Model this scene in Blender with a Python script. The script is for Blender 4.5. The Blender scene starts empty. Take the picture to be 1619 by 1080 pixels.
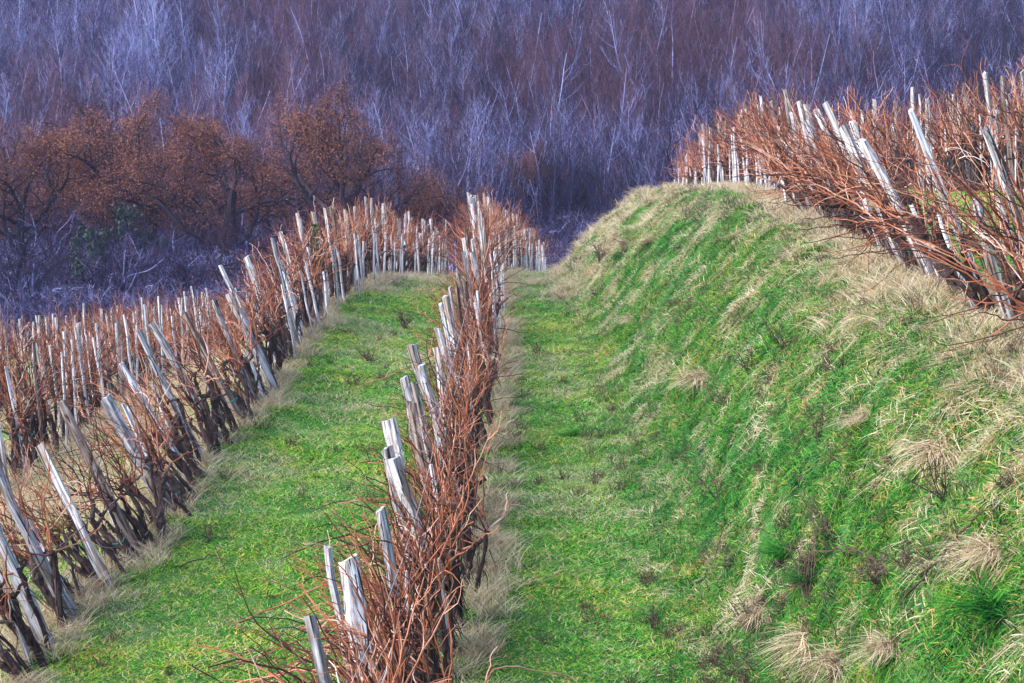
import bpy, math, random
import numpy as np
from mathutils import Matrix, Vector, Euler

S = bpy.context.scene
COL = S.collection
PI = math.pi

# ------------------------------------------------------------------ camera, sky, sun, exposure
FPX, W0, H0, VH = 3148.0, 1619.0, 1080.0, 300.0        # focal length in photo pixels, photo size, horizon line
cam_d = bpy.data.cameras.new('camera')
cam_d.sensor_width = 36.0
cam_d.lens = 36.0 * FPX / W0
cam_d.clip_start = 0.1
cam_d.clip_end = 2000.0
cam = bpy.data.objects.new('camera', cam_d)
COL.objects.link(cam)
cam.location = (0, 0, 0)
cam.rotation_euler = (math.radians(90) - math.atan((H0 / 2 - VH) / FPX), 0, 0)
S.camera = cam

SUN_EL, SUN_AZ = math.radians(38), math.radians(-62)     # azimuth from +Y (view direction) towards +X; behind-left
SUN_AZ = math.radians(-115)
world = bpy.data.worlds.new('World')
S.world = world
world.use_nodes = True
wn = world.node_tree
bg = wn.nodes['Background']
sky = wn.nodes.new('ShaderNodeTexSky')
sky.sky_type = 'NISHITA'
sky.sun_disc = False
sky.sun_elevation = SUN_EL
sky.sun_rotation = SUN_AZ
sky.air_density = 1.0
sky.dust_density = 2.0
wn.links.new(sky.outputs[0], bg.inputs[0])
bg.inputs[1].default_value = 0.15
sun_d = bpy.data.lights.new('sun', 'SUN')
sun_d.energy = 1.5
sun_d.angle = math.radians(12)
sun_d.color = (1.0, 0.95, 0.88)
sun = bpy.data.objects.new('sun', sun_d)
COL.objects.link(sun)
sdir = Vector((math.sin(SUN_AZ) * math.cos(SUN_EL), math.cos(SUN_AZ) * math.cos(SUN_EL), math.sin(SUN_EL)))
sun.rotation_euler = sdir.to_track_quat('Z', 'Y').to_euler()
S.view_settings.view_transform = 'Standard'
S.view_settings.look = 'None'
S.view_settings.gamma = 1.0
S.view_settings.exposure = 1.45

# ------------------------------------------------------------------ small helpers
rng = np.random.default_rng(7)
random.seed(7)

def U(a, b): return float(rng.uniform(a, b))

_perm = np.random.default_rng(3).random((256, 256))
def vnoise(x, y, s):
    x = np.asarray(x, float) / s + 1000.3; y = np.asarray(y, float) / s + 1000.7
    xi = np.floor(x).astype(int); yi = np.floor(y).astype(int)
    fx = x - xi; fy = y - yi
    fx = fx * fx * (3 - 2 * fx); fy = fy * fy * (3 - 2 * fy)
    g = lambda a, b: _perm[a & 255, b & 255]
    return (g(xi, yi) * (1 - fx) * (1 - fy) + g(xi + 1, yi) * fx * (1 - fy) + g(xi, yi + 1) * (1 - fx) * fy + g(xi + 1, yi + 1) * fx * fy)

def fbm(x, y, s, o=3):
    t = 0; a = 1; n = 0
    for k in range(o):
        ca, sa = math.cos(.6 + 1.1 * k), math.sin(.6 + 1.1 * k)
        t = t + a * vnoise(x * ca - y * sa + 17 * k, x * sa + y * ca - 31 * k, s); n += a; a *= .5; s *= .5
    return t / n

def at(u, v, D):
    return ((u - W0 / 2) / FPX * D, D, -(v - VH) / FPX * D)

class MB:
    """collects tubes, ribbons and polygons; builds ONE mesh"""
    def __init__(s): s.v = []; s.f = []; s.n = 0; s.a = []
    def add(s, vs, fs, a=0.0):
        vs = np.asarray(vs, float)
        s.v.append(vs); s.a.append(np.full(len(vs), a))
        s.f.extend([tuple(int(i) + s.n for i in f) for f in fs]); s.n += len(vs)
    def tube(s, P, R, k=5, cap=True, a=0.0, rough=0.0, twist=0.0):
        P = np.asarray(P, float); m = len(P); R = np.broadcast_to(np.asarray(R, float), (m,))
        T = np.gradient(P, axis=0); T /= np.linalg.norm(T, axis=1)[:, None] + 1e-9
        ref = np.array([1., 0, 0]) if abs(T[0][0]) < .8 else np.array([0, 1., 0])
        N1 = np.cross(T, ref); N1 /= np.linalg.norm(N1, axis=1)[:, None] + 1e-9
        N2 = np.cross(T, N1)
        ang = np.arange(k) * 2 * PI / k
        rr = R[:, None] * (1 + rough * (rng.random((m, k)) * 2 - 1)) if rough else R[:, None] * np.ones((1, k))
        A = ang[None, :] + (np.arange(m) * twist)[:, None]
        V = P[:, None, :] + rr[..., None] * (np.cos(A)[..., None] * N1[:, None, :] + np.sin(A)[..., None] * N2[:, None, :])
        F = []
        for i in range(m - 1):
            for j in range(k):
                j2 = (j + 1) % k
                F.append((i * k + j, i * k + j2, (i + 1) * k + j2, (i + 1) * k + j))
        if cap:
            F.append(tuple(range(k - 1, -1, -1))); F.append(tuple((m - 1) * k + j for j in range(k)))
        s.add(V.reshape(-1, 3), F, a)
    def mesh(s, name, mat, smooth=False):
        me = bpy.data.meshes.new(name)
        V = np.concatenate(s.v) if s.v else np.zeros((0, 3))
        me.from_pydata(V.tolist(), [], s.f)
        at_ = me.attributes.new('shade', 'FLOAT', 'POINT')
        at_.data.foreach_set('value', np.concatenate(s.a).astype(np.float32))
        me.materials.append(mat)
        if smooth: me.shade_smooth()
        me.update()
        return me

def link(name, data, parent=None, loc=None):
    o = bpy.data.objects.new(name, data)
    COL.objects.link(o)
    if parent is not None: o.parent = parent
    if loc is not None: o.location = loc
    return o

def tag(o, label=None, cat=None, group=None, kind=None):
    if label: o['label'] = label
    if cat: o['category'] = cat
    if group: o['group'] = group
    if kind: o['kind'] = kind
    return o

ONES = ['', 'first', 'second', 'third', 'fourth', 'fifth', 'sixth', 'seventh', 'eighth', 'ninth', 'tenth', 'eleventh', 'twelfth',
        'thirteenth', 'fourteenth', 'fifteenth', 'sixteenth', 'seventeenth', 'eighteenth', 'nineteenth']
TENS = ['', '', 'twenty', 'thirty', 'forty', 'fifty', 'sixty', 'seventy', 'eighty', 'ninety']
TENTH = ['', '', 'twentieth', 'thirtieth', 'fortieth', 'fiftieth', 'sixtieth', 'seventieth', 'eightieth', 'ninetieth']
def ordinal(n):
    if n > 99: return 'hundredth' if n == 100 else 'hundred-and-' + ordinal(n - 100)
    if n < 20: return ONES[n]
    if n % 10 == 0: return TENTH[n // 10]
    return TENS[n // 10] + '-' + ONES[n % 10]

# ------------------------------------------------------------------ materials
def mat(name): 
    m = bpy.data.materials.new(name); m.use_nodes = True
    nt = m.node_tree; b = nt.nodes['Principled BSDF']
    return m, nt, b
def N(nt, t, **k):
    n = nt.nodes.new(t)
    for a, v in k.items(): setattr(n, a, v)
    return n
def noise(nt, vec, scale, detail=4, rough=.6):
    n = N(nt, 'ShaderNodeTexNoise'); n.inputs['Scale'].default_value = scale
    n.inputs['Detail'].default_value = detail; n.inputs['Roughness'].default_value = rough
    if vec is not None: nt.links.new(vec, n.inputs['Vector'])
    return n.outputs['Fac']
def ramp(nt, fac, stops):
    r = N(nt, 'ShaderNodeValToRGB'); cr = r.color_ramp
    cr.elements[0].position = stops[0][0]; cr.elements[0].color = (*stops[0][1], 1)
    cr.elements[1].position = stops[-1][0]; cr.elements[1].color = (*stops[-1][1], 1)
    for p, c in stops[1:-1]:
        e = cr.elements.new(p); e.color = (*c, 1)
    nt.links.new(fac, r.inputs[0]); return r.outputs[0]
def mix(nt, fac, a, b, blend='MIX'):
    m = N(nt, 'ShaderNodeMix', data_type='RGBA', blend_type=blend)
    for sock, v in ((m.inputs[0], fac), (m.inputs[6], a), (m.inputs[7], b)):
        if isinstance(v, (int, float)): sock.default_value = v
        elif isinstance(v, tuple): sock.default_value = (*v, 1)
        else: nt.links.new(v, sock)
    return m.outputs[2]
def mth(nt, op, a, b=0.0, clamp=False):
    m = N(nt, 'ShaderNodeMath', operation=op, use_clamp=clamp)
    for sock, v in ((m.inputs[0], a), (m.inputs[1], b)):
        if isinstance(v, (int, float)): sock.default_value = v
        else: nt.links.new(v, sock)
    return m.outputs[0]
def pos(nt): return N(nt, 'ShaderNodeNewGeometry').outputs['Position']
def objc(nt): return N(nt, 'ShaderNodeTexCoord').outputs['Object']
def orand(nt): return N(nt, 'ShaderNodeObjectInfo').outputs['Random']
def attr(nt, name, kind='GEOMETRY'):
    a = N(nt, 'ShaderNodeAttribute', attribute_name=name, attribute_type=kind); return a.outputs['Fac']
def vmap(nt, vec, sc):
    m = N(nt, 'ShaderNodeMapping'); m.inputs['Scale'].default_value = sc; nt.links.new(vec, m.inputs['Vector']); return m.outputs[0]
def bump(nt, b, h, strength=.5, dist=.02):
    n = N(nt, 'ShaderNodeBump'); n.inputs['Strength'].default_value = strength; n.inputs['Distance'].default_value = dist
    nt.links.new(h, n.inputs['Height']); nt.links.new(n.outputs[0], b.inputs['Normal'])
def fin(nt, b, c, rough=.85):
    nt.links.new(c, b.inputs['Base Color']); b.inputs['Roughness'].default_value = rough
    b.inputs['Specular IOR Level'].default_value = .25

def blade_mat(name, stops, trans=.35, sc=.55, rough=.55):
    m, nt, b = mat(name)
    f = mth(nt, 'ADD', mth(nt, 'MULTIPLY', noise(nt, pos(nt), sc, 5, .75), 1.0), mth(nt, 'MULTIPLY', attr(nt, 'shade'), 1.0))
    f = mth(nt, 'ADD', f, mth(nt, 'MULTIPLY', attr(nt, 'tint', 'INSTANCER'), .35))
    f = mth(nt, 'SUBTRACT', f, .55 if name == 'straw_blade' else .74)
    c = ramp(nt, f, stops)
    if name != 'straw_blade':                              # yellower and mossier patches, bluish highlights painted on some clumps
        yl = ramp(nt, noise(nt, pos(nt), .33, 5, .7), [(.40, (.12, .12, .12)), (.60, (.85, .85, .85))])
        c = mix(nt, yl, c, mix(nt, 1.0, c, (1.9, 1.12, .7), 'MULTIPLY'))
        bl = ramp(nt, attr(nt, 'tint', 'INSTANCER'), [(.80, (0, 0, 0)), (.97, (.4, .4, .4))])
        c = mix(nt, bl, c, (.10, .33, .16))
    fin(nt, b, c, rough); b.inputs['Specular IOR Level'].default_value = .12
    t = N(nt, 'ShaderNodeBsdfTranslucent'); nt.links.new(c, t.inputs[0])
    ms = N(nt, 'ShaderNodeMixShader'); ms.inputs[0].default_value = trans
    out = nt.nodes['Material Output']
    nt.links.new(b.outputs[0], ms.inputs[1]); nt.links.new(t.outputs[0], ms.inputs[2]); nt.links.new(ms.outputs[0], out.inputs[0])
    return m

M = {}
M['grass'] = blade_mat('grass_blade', [(0.0, (.004, .055, .012)), (.16, (.014, .24, .035)), (.38, (.09, .53, .055)), (.66, (.25, .66, .09)), (.86, (.46, .54, .16)), (1, (.70, .66, .42))])
M['bank'] = blade_mat('bank_blade', [(0.0, (.004, .045, .015)), (.22, (.010, .15, .032)), (.50, (.045, .33, .035)), (.72, (.14, .39, .06)), (.88, (.34, .33, .15)), (1, (.54, .47, .33))], sc=1.3)
M['straw'] = blade_mat('straw_blade', [(0.0, (.12, .07, .04)), (.25, (.40, .29, .17)), (.5, (.64, .52, .34)), (.9, (.80, .71, .54))], sc=2.0)

m, nt, b = mat('soil'); M['soil'] = m
p = pos(nt)
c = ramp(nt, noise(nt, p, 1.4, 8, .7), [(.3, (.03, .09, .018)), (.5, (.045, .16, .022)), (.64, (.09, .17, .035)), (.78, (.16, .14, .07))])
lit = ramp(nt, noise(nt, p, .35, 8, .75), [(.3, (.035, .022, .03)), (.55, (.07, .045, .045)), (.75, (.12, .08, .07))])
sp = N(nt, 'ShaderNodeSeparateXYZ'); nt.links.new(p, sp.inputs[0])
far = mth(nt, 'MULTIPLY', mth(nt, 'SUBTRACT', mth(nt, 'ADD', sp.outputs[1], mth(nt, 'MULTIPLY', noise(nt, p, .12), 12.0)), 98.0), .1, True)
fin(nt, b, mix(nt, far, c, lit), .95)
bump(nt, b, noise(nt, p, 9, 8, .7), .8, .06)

def wood_mat(name, dark, mid, light, crack=(.03, .022, .02), hue=(.25, .17, .12)):
    m, nt, b = mat(name)
    o = objc(nt)
    rnd = orand(nt)
    off = N(nt, 'ShaderNodeVectorMath', operation='ADD'); nt.links.new(o, off.inputs[0])
    cx = N(nt, 'ShaderNodeCombineXYZ'); 
    for i in range(3): nt.links.new(mth(nt, 'MULTIPLY', rnd, 37.0 + i * 11), cx.inputs[i])
    nt.links.new(cx.outputs[0], off.inputs[1]); v = off.outputs[0]
    g = noise(nt, vmap(nt, v, (34, 34, 1.6)), 1, 5, .65)
    big = noise(nt, vmap(nt, v, (9, 9, 1.2)), 1, 3, .5)
    c = ramp(nt, g, [(.38, dark), (.5, mid), (.62, light)])
    c = mix(nt, ramp(nt, big, [(.5, (0, 0, 0)), (.64, (.75, .75, .75))]), c, hue, 'MIX')
    cr = ramp(nt, noise(nt, vmap(nt, v, (48, 48, .9)), 1, 2, .5), [(.36, (1, 1, 1)), (.43, (0, 0, 0))])
    c = mix(nt, cr, c, crack)
    sz = N(nt, 'ShaderNodeSeparateXYZ'); nt.links.new(o, sz.inputs[0])
    ft = mth(nt, 'SUBTRACT', mth(nt, 'ADD', .38, mth(nt, 'MULTIPLY', big, .9)), mth(nt, 'ADD', sz.outputs[2], .35), True)
    c = mix(nt, ft, c, (.075, .05, .045))
    ms_ = ramp(nt, noise(nt, v, 7, 5, .7), [(.60, (0, 0, 0)), (.68, (.6, .6, .6))])
    c = mix(nt, ms_, c, (.14, .13, .09))
    val = N(nt, 'ShaderNodeHueSaturation'); nt.links.new(c, val.inputs['Color'])
    nt.links.new(mth(nt, 'ADD', mth(nt, 'MULTIPLY', rnd, .5), .78), val.inputs['Value'])
    fin(nt, b, val.outputs[0], .85)
    bump(nt, b, g, .6, .01)
    return m
M['post'] = wood_mat('weathered_wood', (.16, .145, .17), (.48, .47, .54), (.76, .77, .86))
M['post_dark'] = wood_mat('brown_wood', (.07, .045, .04), (.18, .13, .12), (.34, .29, .29), hue=(.12, .07, .05))
M['stake'] = wood_mat('pale_stake', (.45, .45, .55), (.62, .64, .76), (.78, .80, .92), hue=(.5, .46, .5))

def plain(name, stops, sc=6, useobj=True, rough=.8, rndamt=.5, bmp=0.0):
    m, nt, b = mat(name)
    f = noise(nt, objc(nt) if useobj else pos(nt), sc, 4, .65)
    f = mth(nt, 'ADD', mth(nt, 'ADD', mth(nt, 'MULTIPLY', f, .9), mth(nt, 'MULTIPLY', attr(nt, 'shade'), .6)), mth(nt, 'MULTIPLY', orand(nt), rndamt))
    f = mth(nt, 'SUBTRACT', f, .2 + rndamt * .5)
    fin(nt, b, ramp(nt, f, stops), rough)
    if bmp: bump(nt, b, noise(nt, objc(nt), sc * 5, 4, .7), bmp, .01)
    return m
M['trunk'] = plain('vine_bark', [(0.1, (.02, .012, .012)), (.45, (.07, .045, .045)), (.7, (.16, .11, .11)), (.9, (.30, .24, .25))], 14, bmp=.8, rndamt=.25)
M['cane'] = plain('vine_cane', [(0.0, (.03, .012, .014)), (.22, (.10, .035, .026)), (.47, (.30, .092, .048)), (.66, (.50, .185, .10)), (.84, (.64, .36, .26)), (1, (.74, .60, .56))], 3.0, rough=.45, rndamt=.4)  # palest stops paint in highlights, beside the canes' own colour variety
M['wire'] = plain('galvanised_wire', [(0, (.3, .3, .33)), (1, (.5, .5, .54))], 2, rough=.4)
M['tie'] = plain('green_tie', [(0, (.0, .16, .16)), (1, (.01, .32, .30))], 5, rough=.5)
M['ivy'] = plain('ivy_leaf', [(0, (.012, .035, .015)), (.5, (.03, .08, .03)), (1, (.07, .13, .05))], 8, rough=.4)
M['evergreen'] = plain('evergreen_leaf', [(0, (.006, .016, .012)), (.6, (.014, .035, .025)), (1, (.03, .06, .045))], 4, rough=.6)
M['dead'] = plain('dead_stem', [(0, (.04, .025, .025)), (.5, (.11, .07, .06)), (1, (.26, .20, .17))], 4, rndamt=.3)

def bark_mat(name, stops, ps=.045):
    m, nt, b = mat(name)
    f = mth(nt, 'ADD', mth(nt, 'MULTIPLY', noise(nt, pos(nt), ps, 3, .5), 1.25), mth(nt, 'MULTIPLY', attr(nt, 'tint', 'INSTANCER'), .35))
    f = mth(nt, 'ADD', f, mth(nt, 'MULTIPLY', orand(nt), .35))
    f = mth(nt, 'ADD', f, mth(nt, 'MULTIPLY', attr(nt, 'shade'), .8))
    f = mth(nt, 'SUBTRACT', f, .67)
    fin(nt, b, ramp(nt, f, stops), .9)
    return m
M['bark_pale'] = bark_mat('pale_bark', [(0, (.008, .008, .02)), (.5, (.020, .021, .07)), (.76, (.085, .09, .225)), (1, (.34, .38, .72))])  # blue of the distant air is mixed into this bark colour
M['twig_pale'] = bark_mat('hazed_lilac_twig', [(0, (.008, .006, .016)), (.3, (.016, .010, .036)), (.58, (.032, .024, .08)), (.78, (.088, .08, .20)), (1, (.32, .35, .68))])  # twig colour carries painted blue lilac haze on top of the volume
M['twig_red'] = bark_mat('russet_twig', [(0, (.009, .005, .010)), (.5, (.055, .022, .04)), (1, (.20, .11, .17))])
M['bark_dark'] = bark_mat('dark_bark', [(0, (.015, .01, .016)), (.5, (.04, .028, .045)), (1, (.10, .08, .12))])
m, nt, b = mat('oak_leaf'); M['oak_leaf'] = m
f = mth(nt, 'ADD', mth(nt, 'MULTIPLY', noise(nt, pos(nt), .5, 4, .6), .8), mth(nt, 'MULTIPLY', attr(nt, 'shade'), .5))
f = mth(nt, 'SUBTRACT', f, .15)
fin(nt, b, ramp(nt, f, [(0.05, (.07, .025, .025)), (.4, (.16, .06, .04)), (.7, (.27, .11, .07)), (1, (.38, .22, .17))]), .8)

# ------------------------------------------------------------------ terrain
YT = np.array([-30, 0, 5, 10, 15, 19.5, 21, 23.5, 27.5, 33, 38, 45, 52, 58, 66, 75, 90, 105], float)
def tab(ys, vs):
    ys = np.array(ys, float); vs = np.array(vs, float)
    return lambda y: np.interp(y, ys, vs)
Cx = tab([0, 15, 18, 21, 23.5, 27.5, 33, 38, 45, 52, 58, 70, 90, 120], [-1.1, -1.0, -.9, -.80, -.68, -.65, -.55, -.50, -.55, -.7, -.80, -.2, 1.16, 3])
Cz = tab([-40, 0, 5, 10, 15, 18, 21, 23.5, 27.5, 33, 38, 45, 52, 58, 64, 70, 80, 90, 105], [-1.7, -1.7, -3.2, -4.7, -5.65, -5.70, -5.54, -5.23, -4.74, -4.19, -3.62, -3.14, -2.78, -2.55, -2.68, -2.98, -3.5, -4.1, -6.0])
Lx = tab([0, 18, 21, 23.5, 27.5, 30.5, 34, 37, 41, 47, 54, 62, 75, 90], [-5.8, -5.6, -5.5, -5.37, -4.71, -4.85, -4.37, -4.28, -4.29, -4.17, -3.93, -3.4, -2.6, -1.0])
Lz = tab([-40, 0, 5, 10, 15, 21, 23.5, 27.5, 30.5, 34, 37, 41, 47, 54, 62, 75, 90, 105], [-2.2, -2.2, -3.6, -4.9, -5.6, -5.55, -5.22, -4.63, -4.26, -3.78, -3.35, -3.0, -2.57, -2.42, -2.75, -3.4, -4.6, -6.2])
Rx = tab([0, 15, 19, 22, 24.5, 29, 37, 46, 56, 66, 80, 100], [5.3, 5.5, 5.6, 5.6, 5.36, 5.44, 5.65, 6.15, 6.4, 6.1, 6.0, 6.5])
Rz = tab([-40, 0, 10, 15, 19, 22, 24.5, 29, 37, 46, 56, 62, 68, 76, 90, 105], [-1.7, -1.7, -2.1, -2.0, -1.80, -1.45, -1.18, -.92, -.50, -.07, 0.0, -.15, -.7, -2.1, -4.6, -6])
toeX = tab([0, 10, 18, 21, 24.5, 29, 37, 46, 56, 66, 80, 100], [3.0, 2.8, 2.6, 2.5, 2.4, 2.3, 2.07, 1.9, 1.5, 1.6, 2.4, 3.5])
topX = tab([0, 15, 24.5, 37, 46, 56, 66, 80, 100], [4.4, 4.6, 4.5, 4.6, 4.45, 3.95, 3.9, 4.4, 5.2])
L2x = lambda y: np.interp(y, [15, 34, 40, 45, 52, 64, 80], [-9.0, -8.2, -8.5, -8.4, -8.1, -7.4, -5.8])
L2z = lambda y: np.interp(y, [-40, 15, 34, 40, 45, 52, 64, 80, 105], [-2.5, -5.9, -4.75, -4.6, -4.6, -4.85, -5.3, -6.3, -7])
Forest = tab([95, 105, 125, 150, 200, 260, 330, 480], [-6.6, -6.2, -5.0, -1.0, 11, 27, 46, 90])

def H_raw(X, Y):
    X = np.atleast_1d(np.asarray(X, float)); Y = np.atleast_1d(np.asarray(Y, float))
    nodes = []
    nodes.append((np.full_like(Y, -160.), L2z(Y) - 6 + np.clip((Y - 100) * 0, 0, 0)))
    nodes.append((L2x(Y) - 12, L2z(Y) - 1.1))
    nodes.append((L2x(Y) - 4, L2z(Y) - .35))
    nodes.append((L2x(Y), L2z(Y)))
    nodes.append((Lx(Y) - 1.5, Lz(Y) * .62 + L2z(Y) * .38))
    nodes.append((Lx(Y) - .3, Lz(Y) - .03))
    nodes.append((Lx(Y) + .2, Lz(Y)))
    nodes.append((Cx(Y) - .3, Cz(Y)))
    nodes.append((Cx(Y) + .3, Cz(Y)))
    nodes.append((toeX(Y) - .5, Cz(Y) + .03))
    bh = Rz(Y) - Cz(Y)
    nodes.append((toeX(Y) + .1, Cz(Y) + .07 * bh))
    nodes.append((toeX(Y) * .5 + topX(Y) * .5 - .05, Cz(Y) + .60 * bh))
    nodes.append((topX(Y), Rz(Y) - .035 * bh))
    nodes.append((topX(Y) + .55, Rz(Y) - .02))
    nodes.append((Rx(Y), Rz(Y)))
    nodes.append((Rx(Y) + 4, np.interp(Y, [20, 37, 56, 66, 90, 105], [-.9, -.05, -.05, -.4, -3.5, -6])))
    nodes.append((Rx(Y) + 8, np.interp(Y, [20, 37, 56, 66, 90, 105], [0, .5, .25, -.2, -2.5, -6])))
    nodes.append((np.full_like(Y, 60.), np.interp(Y, [0, 60, 105], [8, 6, -2])))
    nodes.append((np.full_like(Y, 160.), np.interp(Y, [0, 60, 105], [14, 10, 2])))
    Z = np.zeros_like(X)
    for (xa, za), (xb, zb) in zip(nodes[:-1], nodes[1:]):
        t = (X - xa) / np.maximum(xb - xa, .01)
        msk = (t >= 0) & (t <= 1)
        Z = np.where(msk, za + (zb - za) * t, Z)
    w = np.clip((Y - 92) / 16, 0, 1); w = w * w * (3 - 2 * w)
    zf = Forest(Y) + (fbm(X, Y, 40) - .5) * 5 + np.clip(X, 0, 60) * .03
    return Z * (1 - w) + zf * w

# dense grid for lookups, smoothed
GX = np.concatenate([np.arange(-160, -16, 4.0), np.arange(-16, -8, .4), np.arange(-8, 12, .1), np.arange(12, 24, .5), np.arange(24, 161, 4.0)])
GY = np.concatenate([np.arange(-30, 12, 2.0), np.arange(12, 62, .16), np.arange(62, 110, .8), np.arange(110, 300, 4.0), np.arange(300, 481, 20.0)])
XX, YY = np.meshgrid(GX, GY, indexing='ij')
ZZ = H_raw(XX.ravel(), YY.ravel()).reshape(XX.shape)
for it in range(10):                                     # soften the breaks of slope
    Z2 = ZZ.copy()
    Z2[1:-1] = ZZ[1:-1] * .5 + (ZZ[:-2] + ZZ[2:]) * .25
    i0, i1 = np.searchsorted(GX, -8), np.searchsorted(GX, 12)
    ZZ[i0:i1] = Z2[i0:i1]
    Z2 = ZZ.copy(); Z2[:, 1:-1] = ZZ[:, 1:-1] * .5 + (ZZ[:, :-2] + ZZ[:, 2:]) * .25
    ZZ = Z2
bank_w = np.clip((XX - toeX(YY)) / .6, 0, 1) * np.clip((topX(YY) + .5 - XX) / .5, 0, 1)
ZZ = ZZ + (fbm(XX, YY, 1.3, 3) - .5) * (.12 + .65 * bank_w) * (YY > 8) + (fbm(XX * 1.0 + 7, YY * .8, 3.2, 2) - .5) * .7 * bank_w + (fbm(XX + 50, YY, .45, 2) - .5) * (.05 + .03 * bank_w) * (YY < 100)

def H(x, y):
    x = np.asarray(x, float); y = np.asarray(y, float)
    i = np.clip(np.searchsorted(GX, x) - 1, 0, len(GX) - 2); j = np.clip(np.searchsorted(GY, y) - 1, 0, len(GY) - 2)
    fx = np.clip((x - GX[i]) / (GX[i + 1] - GX[i]), 0, 1); fy = np.clip((y - GY[j]) / (GY[j + 1] - GY[j]), 0, 1)
    return ZZ[i, j] * (1 - fx) * (1 - fy) + ZZ[i + 1, j] * fx * (1 - fy) + ZZ[i, j + 1] * (1 - fx) * fy + ZZ[i + 1, j + 1] * fx * fy

nx, ny = len(GX), len(GY)
V = np.stack([XX, YY, ZZ], -1).reshape(-1, 3)
idx = np.arange(nx * ny).reshape(nx, ny)
Q = np.stack([idx[:-1, :-1], idx[1:, :-1], idx[1:, 1:], idx[:-1, 1:]], -1).reshape(-1, 4)
me = bpy.data.meshes.new('ground')
me.vertices.add(len(V)); me.vertices.foreach_set('co', V.ravel())
me.loops.add(Q.size); me.loops.foreach_set('vertex_index', Q.ravel().astype(np.int32))
me.polygons.add(len(Q)); me.polygons.foreach_set('loop_start', np.arange(0, Q.size, 4, dtype=np.int32))
me.update(calc_edges=True); me.shade_smooth()
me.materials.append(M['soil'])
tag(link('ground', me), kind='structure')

# ------------------------------------------------------------------ instanced ground cover (geometry nodes)
def src_collection(name, meshes):
    c = bpy.data.collections.new(name)
    for k, me_ in enumerate(meshes):
        o = bpy.data.objects.new('%s_%02d' % (name, k), me_); c.objects.link(o)
    return c

def scatter(name, coll, P, E, SC, TI, VI, label=None, cat=None):
    me_ = bpy.data.meshes.new(name)
    n = len(P)
    me_.vertices.add(n); me_.vertices.foreach_set('co', np.asarray(P, np.float32).ravel())
    a = me_.attributes.new('erot', 'FLOAT_VECTOR', 'POINT'); a.data.foreach_set('vector', np.asarray(E, np.float32).ravel())
    SC = np.asarray(SC, np.float32)
    if SC.ndim == 1: SC = np.repeat(SC[:, None], 3, 1)
    a = me_.attributes.new('scl', 'FLOAT_VECTOR', 'POINT'); a.data.foreach_set('vector', SC.ravel())
    a = me_.attributes.new('tint', 'FLOAT', 'POINT'); a.data.foreach_set('value', np.asarray(TI, np.float32))
    a = me_.attributes.new('vid', 'INT', 'POINT'); a.data.foreach_set('value', np.asarray(VI, np.int32))
    ng = bpy.data.node_groups.new(name, 'GeometryNodeTree')
    ng.interface.new_socket('Geometry', in_out='INPUT', socket_type='NodeSocketGeometry')
    ng.interface.new_socket('Geometry', in_out='OUTPUT', socket_type='NodeSocketGeometry')
    gi = ng.nodes.new('NodeGroupInput'); go = ng.nodes.new('NodeGroupOutput')
    ci = ng.nodes.new('GeometryNodeCollectionInfo'); ci.inputs['Collection'].default_value = coll
    ci.inputs['Separate Children'].default_value = True; ci.inputs['Reset Children'].default_value = True
    ip = ng.nodes.new('GeometryNodeInstanceOnPoints'); ip.inputs['Pick Instance'].default_value = True
    def na(nm, dt):
        q = ng.nodes.new('GeometryNodeInputNamedAttribute'); q.data_type = dt; q.inputs['Name'].default_value = nm; return q.outputs['Attribute']
    ng.links.new(gi.outputs[0], ip.inputs['Points']); ng.links.new(ci.outputs[0], ip.inputs['Instance'])
    ng.links.new(na('vid', 'INT'), ip.inputs['Instance Index'])
    ng.links.new(na('erot', 'FLOAT_VECTOR'), ip.inputs['Rotation']); ng.links.new(na('scl', 'FLOAT_VECTOR'), ip.inputs['Scale'])
    ng.links.new(ip.outputs[0], go.inputs[0])
    o = link(name, me_)
    md = o.modifiers.new('scatter', 'NODES'); md.node_group = ng
    tag(o, label, cat, kind='stuff')
    return o

def blades(mb, n, rad, h0, h1, w, lean=0.0, spread=.5, bend=.5, segs=3, dirx=0.0, sh=(0, 1), flat=False):
    """blades of grass as thin bent strips; dirx pulls the tips towards local -x"""
    for i in range(n):
        r = rad * math.sqrt(rng.random()); t = U(0, 2 * PI)
        p0 = np.array([r * math.cos(t), r * math.sin(t), -.02])
        h = U(h0, h1); az = U(0, 2 * PI)
        d = np.array([math.cos(az) * spread - dirx, math.sin(az) * spread, 1.0]) + rng.normal(0, .12, 3)
        d /= np.linalg.norm(d)
        bd = np.array([math.cos(az) * bend - dirx * 1.1, math.sin(az) * bend, -.35 * bend - (.5 * dirx)])
        wa = U(0, PI); wv = np.array([math.cos(wa), math.sin(wa), 0]) * w * U(.7, 1.3) * .5
        pts = []
        for k in range(segs + 1):
            q = k / segs
            pts.append(p0 + h * (d * q + bd * q * q * .8))
        Vv = []; F = []
        for k, pt in enumerate(pts[:-1]):
            ww = wv * (1 - .55 * (k / segs) ** 1.5)
            Vv += [pt - ww, pt + ww]
        Vv.append(pts[-1])
        for k in range(segs - 1): F.append((2 * k, 2 * k + 1, 2 * k + 3, 2 * k + 2))
        F.append((2 * segs - 2, 2 * segs - 1, 2 * segs))
        mb.add(Vv, F, U(*sh))

def in_view(x, y, z=None, m=2.5):
    ok = np.abs(x) < (W0 / 2 / FPX) * y + m
    return ok

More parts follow.
